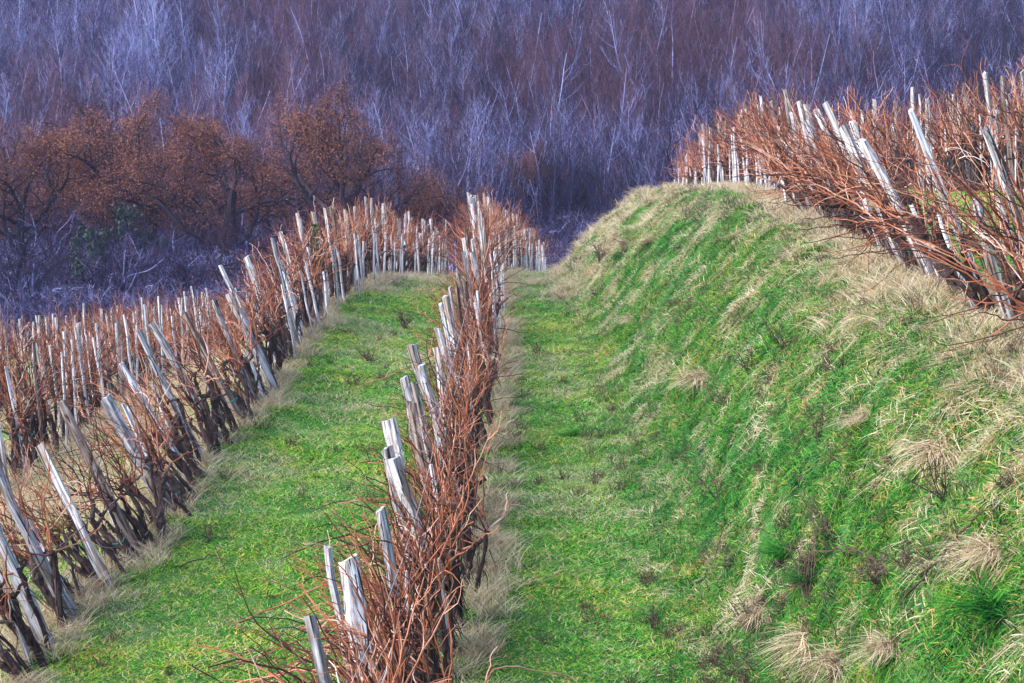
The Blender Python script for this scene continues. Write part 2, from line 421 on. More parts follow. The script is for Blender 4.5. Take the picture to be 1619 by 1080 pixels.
def slope_euler(x, y, yaw, follow=1.0, yaw_down=False):
    e = .25
    gx = (H(x + e, y) - H(x - e, y)) / (2 * e) * follow; gy = (H(x, y + e) - H(x, y - e)) / (2 * e) * follow
    n = np.stack([-gx, -gy, np.ones_like(gx)], -1); n /= np.linalg.norm(n, axis=1)[:, None]
    if yaw_down:
        t = np.stack([gx, gy, gx * 0], -1) + 1e-6                 # uphill; local +x points uphill so tips (-x) go downhill
        t = t / (np.linalg.norm(t, axis=1)[:, None])
        c_, s_ = np.cos(yaw), np.sin(yaw)
        t = np.stack([t[:, 0] * c_ - t[:, 1] * s_, t[:, 0] * s_ + t[:, 1] * c_, t[:, 2]], -1)
    else:
        t = np.stack([np.cos(yaw), np.sin(yaw), yaw * 0], -1)
    t = t - n * (t * n).sum(1)[:, None]; t /= np.linalg.norm(t, axis=1)[:, None]
    b_ = np.cross(n, t)
    # matrix columns t, b, n -> euler XYZ
    ey = np.arcsin(np.clip(-t[:, 2], -1, 1)); ex = np.arctan2(b_[:, 2], n[:, 2]); ez = np.arctan2(t[:, 1], t[:, 0])
    return np.stack([ex, ey, ez], -1)

def clump_set(n, **k):
    out = []
    for i in range(n):
        mb = MB(); blades(mb, **k['b'])
        out.append(mb.mesh(k['name'], k['mat']))
    return out

lawn = clump_set(8, name='grass_clump', mat=M['grass'], b=dict(n=80, rad=.19, h0=.025, h1=.085, w=.012, spread=.8, bend=.7, segs=2))
lawn += clump_set(2, name='grass_clump', mat=M['straw'], b=dict(n=30, rad=.2, h0=.04, h1=.11, w=.007, spread=.7, bend=.7, segs=2))
bankc = clump_set(8, name='bank_clump', mat=M['bank'], b=dict(n=90, rad=.2, h0=.06, h1=.19, w=.012, spread=.65, bend=.7, segs=3, dirx=.5))
bankc += clump_set(3, name='bank_clump', mat=M['straw'], b=dict(n=60, rad=.2, h0=.08, h1=.25, w=.010, spread=.7, bend=.6, segs=4, dirx=.65, sh=(0, .8)))
strawc = clump_set(6, name='straw_clump', mat=M['straw'], b=dict(n=75, rad=.2, h0=.12, h1=.42, w=.009, spread=.45, bend=.6, segs=4, dirx=.2))
cg, cb, cs = src_collection('lawn_src', lawn), src_collection('bank_src', bankc), src_collection('straw_src', strawc)

def cand(dens_near, y0, y1, xa, xb):
    """random points, density falling with distance"""
    n = int(dens_near * (y1 - y0) * (xb - xa))
    y = rng.uniform(y0, y1, n); x = rng.uniform(xa, xb, n)
    keep = (rng.random(n) < np.clip(32.0 / y, .25, 1) ** 1.4) & in_view(x, y)
    return x[keep], y[keep]

def rowdist(x, y):
    d = np.minimum(np.abs(x - Lx(y)), np.abs(x - Cx(y)))
    d = np.minimum(d, np.abs(x - Rx(y)))
    return np.minimum(d, np.abs(x - L2x(y)))

# lawn on the level strips
x, y = cand(66, 12, 98, -26, 20)
onbank = (x > toeX(y) + .1) & (x < topX(y) + .2) & (y < 90)
keep = ~onbank
x, y = x[keep], y[keep]; n = len(x)
dry = (fbm(x, y, 2.2, 3) > .60)
vi = np.where(rng.random(n) < np.where(dry, .5, .13), rng.integers(8, 10, n), rng.integers(0, 8, n))
yaw = rng.uniform(0, 2 * PI, n)
sc = rng.uniform(.7, 1.35, n) * (1 + np.clip((y - 30) / 60, 0, .6)) * np.where(fbm(x + 9, y, .8, 2) > .6, 1.35, 1)
scatter('grass', cg, np.stack([x, y, H(x, y)], -1), slope_euler(x, y, yaw, .7), sc, rng.random(n), vi, 'short green grass on the strips between the vine rows', 'grass')
print('lawn', n)

# matted grass on the bank
x, y = cand(80, 11, 80, 1, 8)
keep = (x > toeX(y) - .3 + rng.normal(0, .3, len(x))) & (x < Rx(y) + .5)
x, y = x[keep], y[keep]; n = len(x)
edge = np.clip((x - (topX(y) - .9)) / 1.0, 0, 1)
patch = np.clip((fbm(x, y * .8, .55, 3) - .60) * 9, 0, 1)
far_dry = np.clip((y - 44) / 14, 0, .55)
pd = np.clip(.07 + .36 * edge * np.clip(fbm(x + 40, y, 1.1, 2) * 3 - .7, .2, 1.3) + .36 * patch + far_dry * .55, 0, .75)
vi = np.where(rng.random(n) < pd, rng.integers(8, 11, n), rng.integers(0, 8, n))
sc = rng.uniform(.65, 1.25, n)
scatter('bank_grass', cb, np.stack([x, y, H(x, y)], -1), slope_euler(x, y, rng.normal(.35, .9, n), .9, True), sc, rng.random(n), vi, 'long matted green and straw grass combed down the steep bank', 'grass')
print('bank', n)

# straw along the feet of the rows
xs, ys = [], []
for fx, y0, y1, off, wd, dn in ((Lx, 14, 75, .0, .2, 16), (Cx, 14, 95, .30, .14, 14), (Rx, 14, 80, -.3, .32, 18), (L2x, 25, 80, .1, .9, 24)):
    n = int((y1 - y0) * dn * 1.0)
    yy = rng.uniform(y0, y1, n); xx_ = fx(yy) + off + rng.normal(0, wd, n)
    k = rng.random(n) < np.clip(fbm(xx_, yy, 1.5, 2) * 1.6 - .1, 0.25, 1)
    xs.append(xx_[k]); ys.append(yy[k])
n = 5200; yy = rng.uniform(20, 80, n) ; xx_ = Lx(yy) - .3 - rng.random(n) ** 1.3 * 9; k = (fbm(xx_, yy, 1.2, 3) > .36) & (rng.random(n) < np.clip(40 / yy, .4, 1)); xs.append(xx_[k]); ys.append(yy[k])
# tufts on the crests
n = 500; yy = rng.uniform(50, 60, n); xx_ = rng.uniform(-4.6, 1.4, n); k = np.minimum(np.abs(xx_ - Lx(yy)) < .9, True) | (rng.random(n) < .25); xs.append(xx_[k]); ys.append(yy[k])
n = 450; yy = rng.uniform(50, 66, n); xx_ = rng.uniform(1.2, 6.5, n); xs.append(xx_); ys.append(yy)
x, y = np.concatenate(xs), np.concatenate(ys); k = in_view(x, y); x, y = x[k], y[k]; n = len(x)
scatter('dry_grass', cs, np.stack([x, y, H(x, y)], -1), slope_euler(x, y, rng.uniform(0, 6.28, n), .4), rng.uniform(.5, 1.15, n), rng.random(n), rng.integers(0, 6, n), 'dry straw coloured grass growing at the feet of the vines', 'grass')
print('straw', n)

# ------------------------------------------------------------------ posts and stakes
def post_mesh(k, mat_, w=.09, h=2.0):
    """split chestnut post: irregular polygon section, tapering, cut on the slant"""
    mb = MB()
    w = w * U(.62, 1.0); ns = 7; ang = np.sort(np.arange(ns) * 2 * PI / ns + rng.uniform(-.3, .3, ns)); rad = w * rng.uniform(.62, 1.2, ns)
    flat = U(.5, .9); kx = rng.normal(0, .006, (9, 2)); kx[0] = 0
    m_ = 9; P = []; bx, by = U(-.04, .04), U(-.04, .04)
    for i in range(m_):
        q = i / (m_ - 1)
        z = -.35 + (h + .35) * q
        rr = rad * (1.04 - .16 * q) * (1 + rng.uniform(-.11, .11, ns)); tw = .15 * q
        cx_, cy_ = bx * math.sin(q * PI), by * math.sin(q * PI * 1.3)
        for j in range(ns):
            xx0, yy0 = rr[j] * math.cos(ang[j] + tw) + cx_ + kx[i, 0], rr[j] * flat * math.sin(ang[j] + tw) + cy_ + kx[i, 1]
            zz = z
            if i == m_ - 1: zz += (xx0 - cx_) * sl[0] + (yy0 - cy_) * sl[1] + U(-.012, .012)
            P.append((xx0, yy0, zz))
        if i == 0: sl = (U(-.5, .5), U(-.35, .35))
    F = []
    for i in range(m_ - 1):
        for j in range(ns):
            j2 = (j + 1) % ns; F.append((i * ns + j, i * ns + j2, (i + 1) * ns + j2, (i + 1) * ns + j))
    F.append(tuple((m_ - 1) * ns + j for j in range(ns))); F.append(tuple(range(ns - 1, -1, -1)))
    mb.add(P, F)
    return mb.mesh('wooden_post', mat_)
post_pale = [post_mesh(k, M['post'], .085) for k in range(14)]
post_brown = [post_mesh(k, M['post_dark'], .085) for k in range(5)]
def stake_mesh():
    mb = MB(); P = [(U(-.01, .01), U(-.01, .01), z) for z in np.linspace(-.2, 1.25, 6)]
    mb.tube(P, np.linspace(.030, .023, 6) * U(.8, 1.15), 5, rough=.12)
    return mb.mesh('training_stake', M['stake'])
stakes = [stake_mesh() for k in range(5)]

# ------------------------------------------------------------------ grapevines
def wander(p, d, L, n, wig, grav=0.0, pull=(0, 0, 0)):
    P = [np.array(p, float)]; d = np.array(d, float); d /= np.linalg.norm(d)
    for i in range(n):
        d = d + rng.normal(0, wig, 3) + np.array(pull) / n + np.array([0, 0, -grav / n]); d /= np.linalg.norm(d)
        P.append(P[-1] + d * L / n)
    return np.array(P)

def vine_variant(arch=0.0, ncane=20, reach=1.0, rk=1.0):
    tr = MB(); canes = []
    heads = []
    for t in range(random.choice([4, 5, 6])):
        thick = t < 2
        ox, oy = U(-.12, .12), U(-.38, .38)
        P = wander((ox, oy, -.1), (U(-.3, .3), U(-.35, .35), 1), U(.75, 1.0), 10, .24)
        P[:, :2] = P[0, :2] + (P[:, :2] - P[0, :2]) * .5
        P[:, 2] = np.linspace(-.1, U(.62, .98), len(P))
        R = (U(.036, .052) if thick else U(.018, .03)) * (1.15 - .35 * np.linspace(0, 1, len(P))) * rng.uniform(.75, 1.3, len(P)); R[-2] *= 1.3
        tr.tube(P, R, 7, rough=.28, twist=.35, a=U(-.1, .45))
        heads.append(P[-1])
        for s_ in range(2 if thick else 1):
            A = wander(P[-1 - s_], (U(-.4, .4), U(-1, 1), U(-.1, .6)), U(.18, .38), 6, .35)
            tr.tube(A, np.linspace(.030, .015, len(A)) * rng.uniform(.75, 1.3, len(A)), 6, rough=.25, a=U(0, .5)); heads.append(A[-1]); heads.append(A[3])
        for s_ in range(7):                             # shreds of loose bark
            q = P[rng.integers(2, 9)]; A = wander(q + rng.normal(0, .035, 3), (U(-.4, .4), U(-.4, .4), -1), U(.12, .4), 3, .2)
            tr.tube(A, [.009, .007, .006, .003], 3, a=U(.1, .9))
    for c in range(ncane):
        h = heads[rng.integers(0, len(heads))]
        mb = MB(); sh = U(-.55, .85)
        ar = arch * U(.1, 1.5)
        q_ = rng.random()
        if q_ < .70:
            d = (U(-.35, .35) - .3 * ar, U(-.4, .4), 1.0); L = U(.75, 1.5); pull = (-ar * U(.2, 1.0), U(-.3, .3), 0); g = ar * U(0, .9)
        elif q_ < .9:
            d = (U(-1, .8) - ar, U(-.8, .8), U(.1, .8)); L = U(.5, 1.2) * reach; pull = (-ar * .5, 0, U(-.6, .8)); g = U(0, .8) * arch
        else:                                            # short tangled side wood
            d = (U(-1, 1), U(-1, 1), U(-.4, .6)); L = U(.3, .7); pull = (0, 0, U(-.8, .3)); g = 0
        nseg = 12
        P = wander(h, d, L, nseg, .15, g, pull)
        r0 = U(.0055, .0105) * rk
        R = r0 * (1 - .6 * np.linspace(0, 1, nseg + 1)); R[1:-1:2] *= 1.22
        zz = rng.normal(0, .006, (nseg + 1, 3)); zz[0] = 0; P = P + zz
        mb.tube(P, R, 4, cap=False, a=sh)
        for s_ in range(rng.integers(0, 4)):
            i = rng.integers(3, nseg)
            A = wander(P[i], (P[i] - P[i - 1]) * 12 + rng.normal(0, .7, 3), U(.15, .55), 5, .22, 0, (0, 0, .3))
            mb.tube(A, np.linspace(R[i] * .7, .003, 6), 3, cap=False, a=sh + .15)
        canes.append(mb)
    tie = MB()
    z = U(.3, .5); P = [(math.cos(a) * .085, math.sin(a) * .085, z + .02 * math.sin(a * 2)) for a in np.linspace(0, 2 * PI, 10)]
    tie.tube(P, .006, 4, cap=False)
    trunk = tr.mesh('trunk', M['trunk'])
    allc = MB()
    for mb in canes:
        for vv, aa in zip(mb.v, mb.a): pass
        allc.v += mb.v; allc.a += mb.a; allc.f += [tuple(i + allc.n for i in f) for f in mb.f]; allc.n += mb.n
    return dict(trunk=trunk, canes=[mb.mesh('cane', M['cane']) for mb in canes], bundle=allc.mesh('cane_bundle', M['cane']), tie=tie.mesh('tie', M['tie']))
upright = [vine_variant(.0, 27, 1.0) for k in range(10)]
arching = [vine_variant(.38, 25, 1.25) for k in range(8)]
wild = [vine_variant(.95, 42, 2.0, 1.2) for k in range(4)]

def lean_rot(lean, spin, pitch=0.0):
    return (Matrix.Rotation(-lean, 3, 'Y') @ Matrix.Rotation(pitch, 3, 'X') @ Matrix.Rotation(spin, 3, 'Z')).to_euler()

def place_vine(v, x, y, lean, spin, sc, label, group, split, tie):
    o = link('grapevine', None, loc=(x, y, float(H(x, y)))); o.rotation_euler = lean_rot(lean, spin, U(-.08, .08)); o.scale = (sc, sc, sc * U(.93, 1.07))
    tag(o, label, 'grapevine', group)
    tk = link('trunk', v['trunk'], o)
    if split:
        for c in v['canes']: link('cane', c, o)
    else:
        link('cane_bundle', v['bundle'], o)
    if tie: link('tie', v['tie'], tk)
    return o

ROWS = [
    # key, words, x(y), y0, y1, vine step, post step, lean(y)
    ('C', 'middle row from its near end', Cx, 16.2, 92, .92, 1.0, tab([16, 24, 30, 40, 50, 60, 70, 90], [11, 12, 12, 9, 6, 4, 3, 2])),
    ('L', 'left row from its near end', Lx, 19.5, 76, .8, 1.25, tab([19, 24, 28, 34, 40, 46, 54, 70], [26, 27, 29, 26, 16, 8, 2, 0])),
    ('R', 'bank top row from its near end', Rx, 18.5, 70, .85, 1.5, tab([18, 22, 25, 30, 36, 44, 56, 70], [22, 22, 24, 20, 15, 8, 4, 0])),
    ('R2', 'second upper terrace row from its near end', lambda y: Rx(y) + 3.9, 32, 62, 1.0, 1.3, tab([30, 60], [7, 3])),
    ('R3', 'rearmost upper terrace row from its near end', lambda y: Rx(y) + 7.4, 42, 68, 1.2, 1.6, tab([30, 60], [5, 2])),
    ('L2', 'first lower terrace row from its near end', L2x, 31, 74, .9, 1.05, tab([30, 45, 70], [9, 5, 0])),
    ('L3', 'second lower terrace row from its near end', lambda y: L2x(y) - 2.9, 42, 84, 1.3, 1.2, tab([30, 70], [5, 2])),
    ('L4', 'lowest row below the wood from its near end', lambda y: L2x(y) - 5.6, 50, 90, 1.5, 2.2, tab([30, 70], [3, 1])),
]
R_ = math.radians
cnt = dict(v=0, p=0, s=0)
for key, words, fx, y0, y1, dv, dp, lean in ROWS:
    yy = y0; k = 0
    while yy < y1:
        x = float(fx(yy)) + U(-.1, .1); y = yy + U(-.15, .15)
        if abs(x) < W0 / 2 / FPX * y + 1.6:
            k += 1; cnt['v'] += 1
            ln = R_(float(lean(y)) + U(-6, 6))
            if key == 'C': v = random.choice(wild) if y < 22.5 or (y < 36 and random.random() < .25) else (random.choice(arching) if y < 46 and random.random() < .6 else random.choice(upright))
            elif key == 'L': v = random.choice(arching) if y < 48 and random.random() < .6 else random.choice(upright)
            elif key == 'R': v = random.choice(arching) if random.random() < .5 else random.choice(upright)
            else: v = random.choice(upright)
            spin = U(-.3, .3) + (PI if v in upright and random.random() < .5 else 0)
            sc = U(.93, 1.1) * {'R': 1.08, 'R2': 1.15, 'R3': 1.15, 'C': float(np.interp(y, [40, 50, 58, 66, 75], [1, 1.08, 1.15, 1.05, .95])), 'L': float(np.interp(y, [36, 44, 54, 62], [1, 1.06, 1.04, .95]))}.get(key, 1.0)
            place_vine(v, x, y, ln, spin, sc, '%s %s grapevine in the %s' % (ordinal(k), 'bare' if v in upright else 'sprawling bare', words), 'grapevines of the ' + words.replace(' from its near end', ''), y < 25.5, y < 45 and random.random() < .45)
        yy += dv * U(.8, 1.2) * (.86 if key == 'C' and yy < 27 else 1.0)
    yy = y0 + .3; k = 0; ys_ = []
    while yy < y1: ys_.append(yy); yy += dp * U(.55, 1.35)
    if key == 'C': ys_ = [16.5, 18.7, 19.8, 21.5, 23.3, 24.3, 25.4, 26.4, 27.4] + [q for q in ys_ if q > 28]
    for y in ys_:
        x = float(fx(y)) + U(-.12, .12)
        if key == 'C': x -= float(np.interp(y, [20, 30, 45], [.36, .32, .05]))
        if key == 'C' and y < 28: x = {16.5: -1.25, 18.7: -1.15, 19.8: -1.5, 21.5: -1.10, 23.3: -.86, 24.3: -1.05, 25.4: -1.12, 26.4: -.95, 27.4: -.85}[y]
        if abs(x) > W0 / 2 / FPX * y + 1.4: continue
        k += 1; cnt['p'] += 1
        brown = random.random() < .16
        me_ = random.choice(post_brown if brown else post_pale)
        o = link('wooden_post', me_, loc=(x, y, float(H(x, y))))
        o.rotation_euler = lean_rot(R_(float(lean(y)) + U(-4, 4)), U(0, 6.28), U(-.06, .06))
        hs = U(.88, 1.1) * {'R2': 1.2, 'R3': 1.2, 'R': 1.1, 'L': 1.05, 'C': float(np.interp(y, [40, 50, 58, 66], [1, 1.12, 1.2, 1.1]))}.get(key, 1.0)
        if random.random() < .1: hs *= .75
        if key == 'C' and y < 28: hs = U(1.02, 1.14)
        fat = 1.5 if key == 'C' and y < 26 else 1.4 if key == 'C' and y < 32 else 1.35 if key in ('L', 'R') and y < 36 else (.72 if key in ('L2', 'L3', 'L4') else 1.0)
        o.scale = (U(.75, 1.15) * fat, U(.75, 1.15) * fat, hs)
        tag(o, '%s %s post in the %s' % (ordinal(k), 'dark brown wooden' if brown else 'pale split wooden', words), 'post', 'wooden posts of the ' + words.replace(' from its near end', ''))
    yy = y0; k = 0
    while yy < y1:
        x = float(fx(yy)) + U(-.2, .1) + (.38 if key in ('C', 'L', 'L2') else -.3 if key == 'R' else 0.0) * (1.0 if key == 'L2' else min(1.0, max(0.0, (yy - 36) / 12))); y = yy
        if abs(x) < W0 / 2 / FPX * y + 1.2:
            k += 1; cnt['s'] += 1
            o = link('training_stake', random.choice(stakes), loc=(x, y, float(H(x, y))))
            o.rotation_euler = lean_rot(R_(float(lean(y)) * .8 + U(-5, 5)), U(0, 6.28), U(-.08, .08)); o.scale = (1, 1, U(.8, 1.35) if key[0] != 'L' or key == 'L' else U(1.1, 1.75))
            tag(o, '%s thin pale stake in the %s' % (ordinal(k), words), 'stake', 'thin stakes of the ' + words.replace(' from its near end', ''))
        yy += dv * U(.6, 1.25) * (2.4 if yy < 36 else 1.0) * {'R2': 2, 'R3': 2.6, 'L3': 1.1, 'L4': 1.3}.get(key, 1)
    # trellis wires of the row
    mb = MB()
    for hz, sx in ((.82, .03), (1.3, -.03), (1.75, .02)):
        P = []
        for y in np.arange(y0 - .5, y1, 1.2):
            l = R_(float(lean(y))); x = float(fx(y))
            P.append((x - math.sin(l) * hz + sx, y, float(H(x, y)) + math.cos(l) * hz))
        mb.tube(P, .0028, 3)
    o = link('trellis_wire', mb.mesh('trellis_wire', M['wire']))
    tag(o, 'thin galvanised wires strung along the posts of the ' + words.replace(' from its near end', ''), 'wire')
print(cnt, file=open('/tmp/cnt.txt', 'w')) if False else None

# ------------------------------------------------------------------ trees
def grow(tr, cr, P0, d, L, r, level, cfg, leaves=None):
    n = cfg['seg'][level]
    P = wander(P0, d, L, n, cfg['wig'][level], 0, (0, 0, cfg['up'][level]))
    R = r * (1 - cfg['tap'][level] * np.linspace(0, 1, n + 1))
    tgt = tr if level <= cfg['trunk_levels'] else cr
    tgt.tube(P, R, cfg['sides'][level], cap=False, a=U(*cfg['sh'][level]))
    if level + 1 >= len(cfg['num']) + 1 or level >= cfg['max']: 
        if leaves is not None: leaves.append(P[-1]); leaves.append(P[len(P) // 2])
        return
    num = cfg['num'][level]; s0 = cfg['start'][level]
    for i in range(num):
        q = s0 + (1 - s0) * (i + rng.random()) / num
        f = q * n; k = min(int(f), n - 1); pt = P[k] + (P[k + 1] - P[k]) * (f - k)
        T = P[k + 1] - P[k]; T /= np.linalg.norm(T)
        az = rng.random() * 2 * PI; a = np.array([math.cos(az), math.sin(az), 0.0]); a = a - T * a.dot(T); a /= np.linalg.norm(a) + 1e-6
        an = R_(cfg['ang'][level] * U(.7, 1.3))
        dd = T * math.cos(an) + a * math.sin(an)
        ll = L * cfg['len'][level] * U(.7, 1.2) * (1 - .45 * (q - s0) / (1 - s0 + .01))
        rr = R[k] * cfg['rad'][level] 
        grow(tr, cr, pt, dd, ll, max(rr, cfg['rmin']), level + 1, cfg, leaves)

slim = dict(seg=[9, 6, 4, 3], wig=[.06, .12, .16, .2], up=[.1, 1.0, .9, .5], tap=[.85, .75, .7, .6], sides=[6, 4, 3, 3], num=[20, 6, 4], start=[.22, .2, .15],
            ang=[46, 42, 40], len=[.40, .5, .55], rad=[.5, .5, .6], rmin=.012, trunk_levels=0, max=3, sh=[(.3, 1.0), (.0, 1.1), (-.1, .9), (-.2, .5)])
bushy = dict(seg=[6, 6, 5, 4], wig=[.16, .2, .22, .25], up=[.1, .3, .4, .2], tap=[.6, .7, .7, .6], sides=[6, 4, 3, 3], num=[11, 7, 6], start=[.12, .15, .1],
            ang=[48, 44, 40], len=[.75, .55, .55], rad=[.5, .5, .6], rmin=.010, trunk_levels=0, max=3, sh=[(.0, .75), (.0, .9), (0, .85), (-.1, .75)])
oak = dict(seg=[7, 9, 7, 5, 3], wig=[.1, .2, .26, .28, .3], up=[0, .25, .3, .3, .1], tap=[.45, .72, .75, .7, .6], sides=[9, 7, 5, 4, 3], num=[8, 7, 6, 5], start=[.42, .22, .2, .15],
            ang=[58, 46, 44, 42], len=[1.15, .58, .55, .5], rad=[.55, .55, .5, .6], rmin=.014, trunk_levels=1, max=4, sh=[(0, .2), (0, .3), (0, .4), (0, .5), (0, .6)])

def tree_variant(cfg, hgt, r, mt, mc, lean=(0, 0)):
    tr, cr = MB(), MB()
    grow(tr, cr, (0, 0, -.3), (lean[0] + U(-.06, .06), lean[1], 1), hgt, r, 0, cfg)
    return dict(trunk=tr.mesh('trunk', mt), crown=cr.mesh('crown', mc))
def joined(v):                                          # trunk + crown in one mesh for the far wood
    me_ = bpy.data.meshes.new('wood_tree')
    import bmesh
    bm = bmesh.new(); bm.from_mesh(v['trunk']); k = len(bm.faces); bm.from_mesh(v['crown'])
    bm.faces.ensure_lookup_table()
    for f in bm.faces[k:]: f.material_index = 1
    bm.to_mesh(me_); bm.free()
    me_.materials.append(v['trunk'].materials[0]); me_.materials.append(v['crown'].materials[0])
    return me_
coppice = dict(seg=[3, 9, 5, 4], wig=[.1, .07, .13, .18], up=[.1, .8, .9, .6], tap=[.3, .85, .7, .6], sides=[6, 5, 3, 3], num=[7, 14, 6], start=[.3, .15, .15],
            ang=[22, 44, 40], len=[16, .26, .55], rad=[.6, .5, .6], rmin=.012, trunk_levels=1, max=3, sh=[(.2, .8), (.1, 1.2), (-.1, .9), (-.2, .5)])
copp = [tree_variant(coppice, .6, .13, M['bark_pale'], M['twig_pale']) for k in range(4)]
coppr = [tree_variant(coppice, .55, .12, M['bark_dark'], M['twig_red']) for k in range(2)]
slims = [tree_variant(slim, 11.5, .13, M['bark_pale'], M['twig_pale']) for k in range(5)]
slimr = [tree_variant(slim, 11.0, .12, M['bark_pale'], M['twig_red']) for k in range(3)]
bush = [tree_variant(bushy, 3.6, .10, M['bark_pale'], M['twig_pale']) for k in range(4)]
bushr = [tree_variant(bushy, 3.4, .09, M['bark_dark'], M['twig_red']) for k in range(2)]

def oak_variant(hgt, rad, dens):
    tr, cr = MB(), MB(); tips = []
    grow(tr, cr, (0, 0, -.4), (U(-.08, .08), 0, 1), hgt, rad, 0, oak, tips)
    lf = MB(); tips = np.array(tips); 
    for p_ in tips:
        if vnoise(p_[0] * 3 + p_[2] * 2.1, p_[1] * 3 - p_[2] * 1.3, 3.2) > dens: continue
        for i in range(13):
            c_ = p_ + rng.normal(0, .24, 3); s_ = U(.028, .06); a1 = rng.normal(0, 1, 3); a1 /= np.linalg.norm(a1); a2 = np.cross(a1, rng.normal(0, 1, 3)); a2 /= np.linalg.norm(a2)
            lf.add([c_ - a1 * s_, c_ + a2 * s_ * .55, c_ + a1 * s_, c_ - a2 * s_ * .55], [(0, 1, 2, 3)], U(0, 1))
    return dict(trunk=tr.mesh('trunk', M['bark_dark']), crown=cr.mesh('crown', M['bark_dark']), leaves=lf.mesh('foliage', M['oak_leaf']))
oaks = [oak_variant(6.3, .36, q_) for q_ in (.54, .62, .68)]
print('oak faces', [(len(o_['trunk'].polygons), len(o_['crown'].polygons), len(o_['leaves'].polygons)) for o_ in oaks])
print('slim faces', len(slims[0]['crown'].polygons), len(bush[0]['crown'].polygons))

def place_tree(name, v, x, y, sc, label, cat, group):
    o = link(name, None, loc=(x, y, float(H(x, y)))); o.rotation_euler = (U(-.04, .04), U(-.04, .04), U(0, 6.28)); o.scale = (sc, sc, sc * U(.92, 1.08))
    tag(o, label, cat, group)
    link('trunk', v['trunk'], o); link('crown', v['crown'], o)
    if 'leaves' in v: link('foliage', v['leaves'], o)
    return o

def wx(u, D): return (u - W0 / 2) / FPX * D

OAKS = [(552, 106, 1.04, 'widest russet leaved oak behind the crest of the left rows'),
        (375, 112, 1.0, 'russet leaved oak left of the widest oak'),
        (265, 118, 1.12, 'tall bright russet oak at the middle of the oak group'),
        (170, 121, 1.05, 'thinner russet oak with a pale trunk showing through'),
        (35, 112, .88, 'dark orange leaved oak at the far left edge of the wood'),
        (655, 113, .6, 'sparse leaved oak just right of the widest oak'),
        (450, 124, .85, 'pale brown leaved oak standing behind the two big oaks'),
        (870, 132, .6, 'small sparse brown oak alone above the end of the middle row'),
        (105, 128, .75, 'small russet oak behind the far left oak')]
for i, (u, D, s_, lb) in enumerate(OAKS):
    place_tree('oak_tree', oaks[[0, 1, 2, 0, 2, 0, 1, 0, 1][i]], wx(u, D), D, s_ * 1.1, lb, 'oak tree', 'russet leaved oaks at the edge of the wood')

# nearest bare trees, each a thing
kinds = {'bush': (bush, 'bare_shrub', 'bushy bare shrub with lilac twigs'), 'bushr': (bushr, 'bare_shrub', 'dark bare shrub with reddish twigs'),
         'slim': (slims, 'bare_tree', 'slim pale trunked bare tree'), 'slimr': (slimr, 'bare_tree', 'slim bare tree with reddish twigs'),
         'copp': (copp, 'bare_tree', 'many stemmed pale bare tree'), 'coppr': (coppr, 'bare_tree', 'many stemmed dark bare tree')}
nb = 0
for li, D0 in enumerate((100, 104, 109, 115, 121, 127, 134)):
    n = int(D0 * .52 / 2.4); us = sorted((i + rng.random()) / n * (W0 + 160) - 80 for i in range(n)); k = 0
    for u in us:
        D = D0 + U(-2.5, 2.5)
        if 830 < u < 1150 and D < 103: continue
        q_ = rng.random()
        if D < 113 and u < 480: kd, s_ = ('bush' if q_ < .8 else 'bushr'), U(.9, 1.4)
        elif D < 112 and 860 < u < 1000 and q_ < .5: kd, s_ = 'bushr', U(.5, .9)
        elif D < 126 and any(abs(u - o_[0]) < 105 and D < o_[1] + 1 for o_ in OAKS): kd, s_ = ('bush' if q_ < .6 else 'bushr'), U(.45, .8)
        else: kd = 'slim' if q_ < .25 else 'copp' if q_ < .5 else 'coppr' if q_ < .75 else 'slimr'; s_ = U(.5, .82)
        vs, nm, words = kinds[kd]; nb += 1; k += 1
        place_tree(nm, random.choice(vs), wx(u, D), D, s_, '%s, %s from left in the %s line of trees' % (words, ordinal(k), ordinal(li + 1)),
                   nm.replace('_', ' '), 'bare trees and shrubs along the front of the wood')
print('bare trees', nb)

# the wood behind: one mass
cw = src_collection('wood_src', [joined(v) for v in slims + copp + slimr + coppr + bush + bushr])     # 5 4 3 2 4 2
n = 13000
y = 128 + 150 * rng.random(n) ** .85; x = rng.uniform(-1, 1, n) * (W0 / 2 / FPX * y * 1.15 + 6)
zone = fbm(x, y * .6, 22, 2)
r_ = rng.random(n)
vi = np.where(r_ < .15, rng.integers(14, 20, n), np.where(r_ < .15 + .85 * np.clip((zone - .38) * 5, .12, .85), rng.integers(9, 14, n), rng.integers(0, 9, n)))
E = np.stack([rng.normal(0, .07, n), rng.normal(0, .07, n), rng.uniform(0, 6.28, n)], -1)
scatter('bare_wood', cw, np.stack([x, y, H(x, y) - .1], -1), E, rng.uniform(.34, .7, n) * np.where(rng.random(n) < .06, 1.4, 1), np.clip(rng.random(n) * 1.3 + np.clip((-x / y - .05) * 1.6, -.25, .35), 0, 1.8), vi, 'dense leafless lilac grey wood covering the hillside', 'wood')

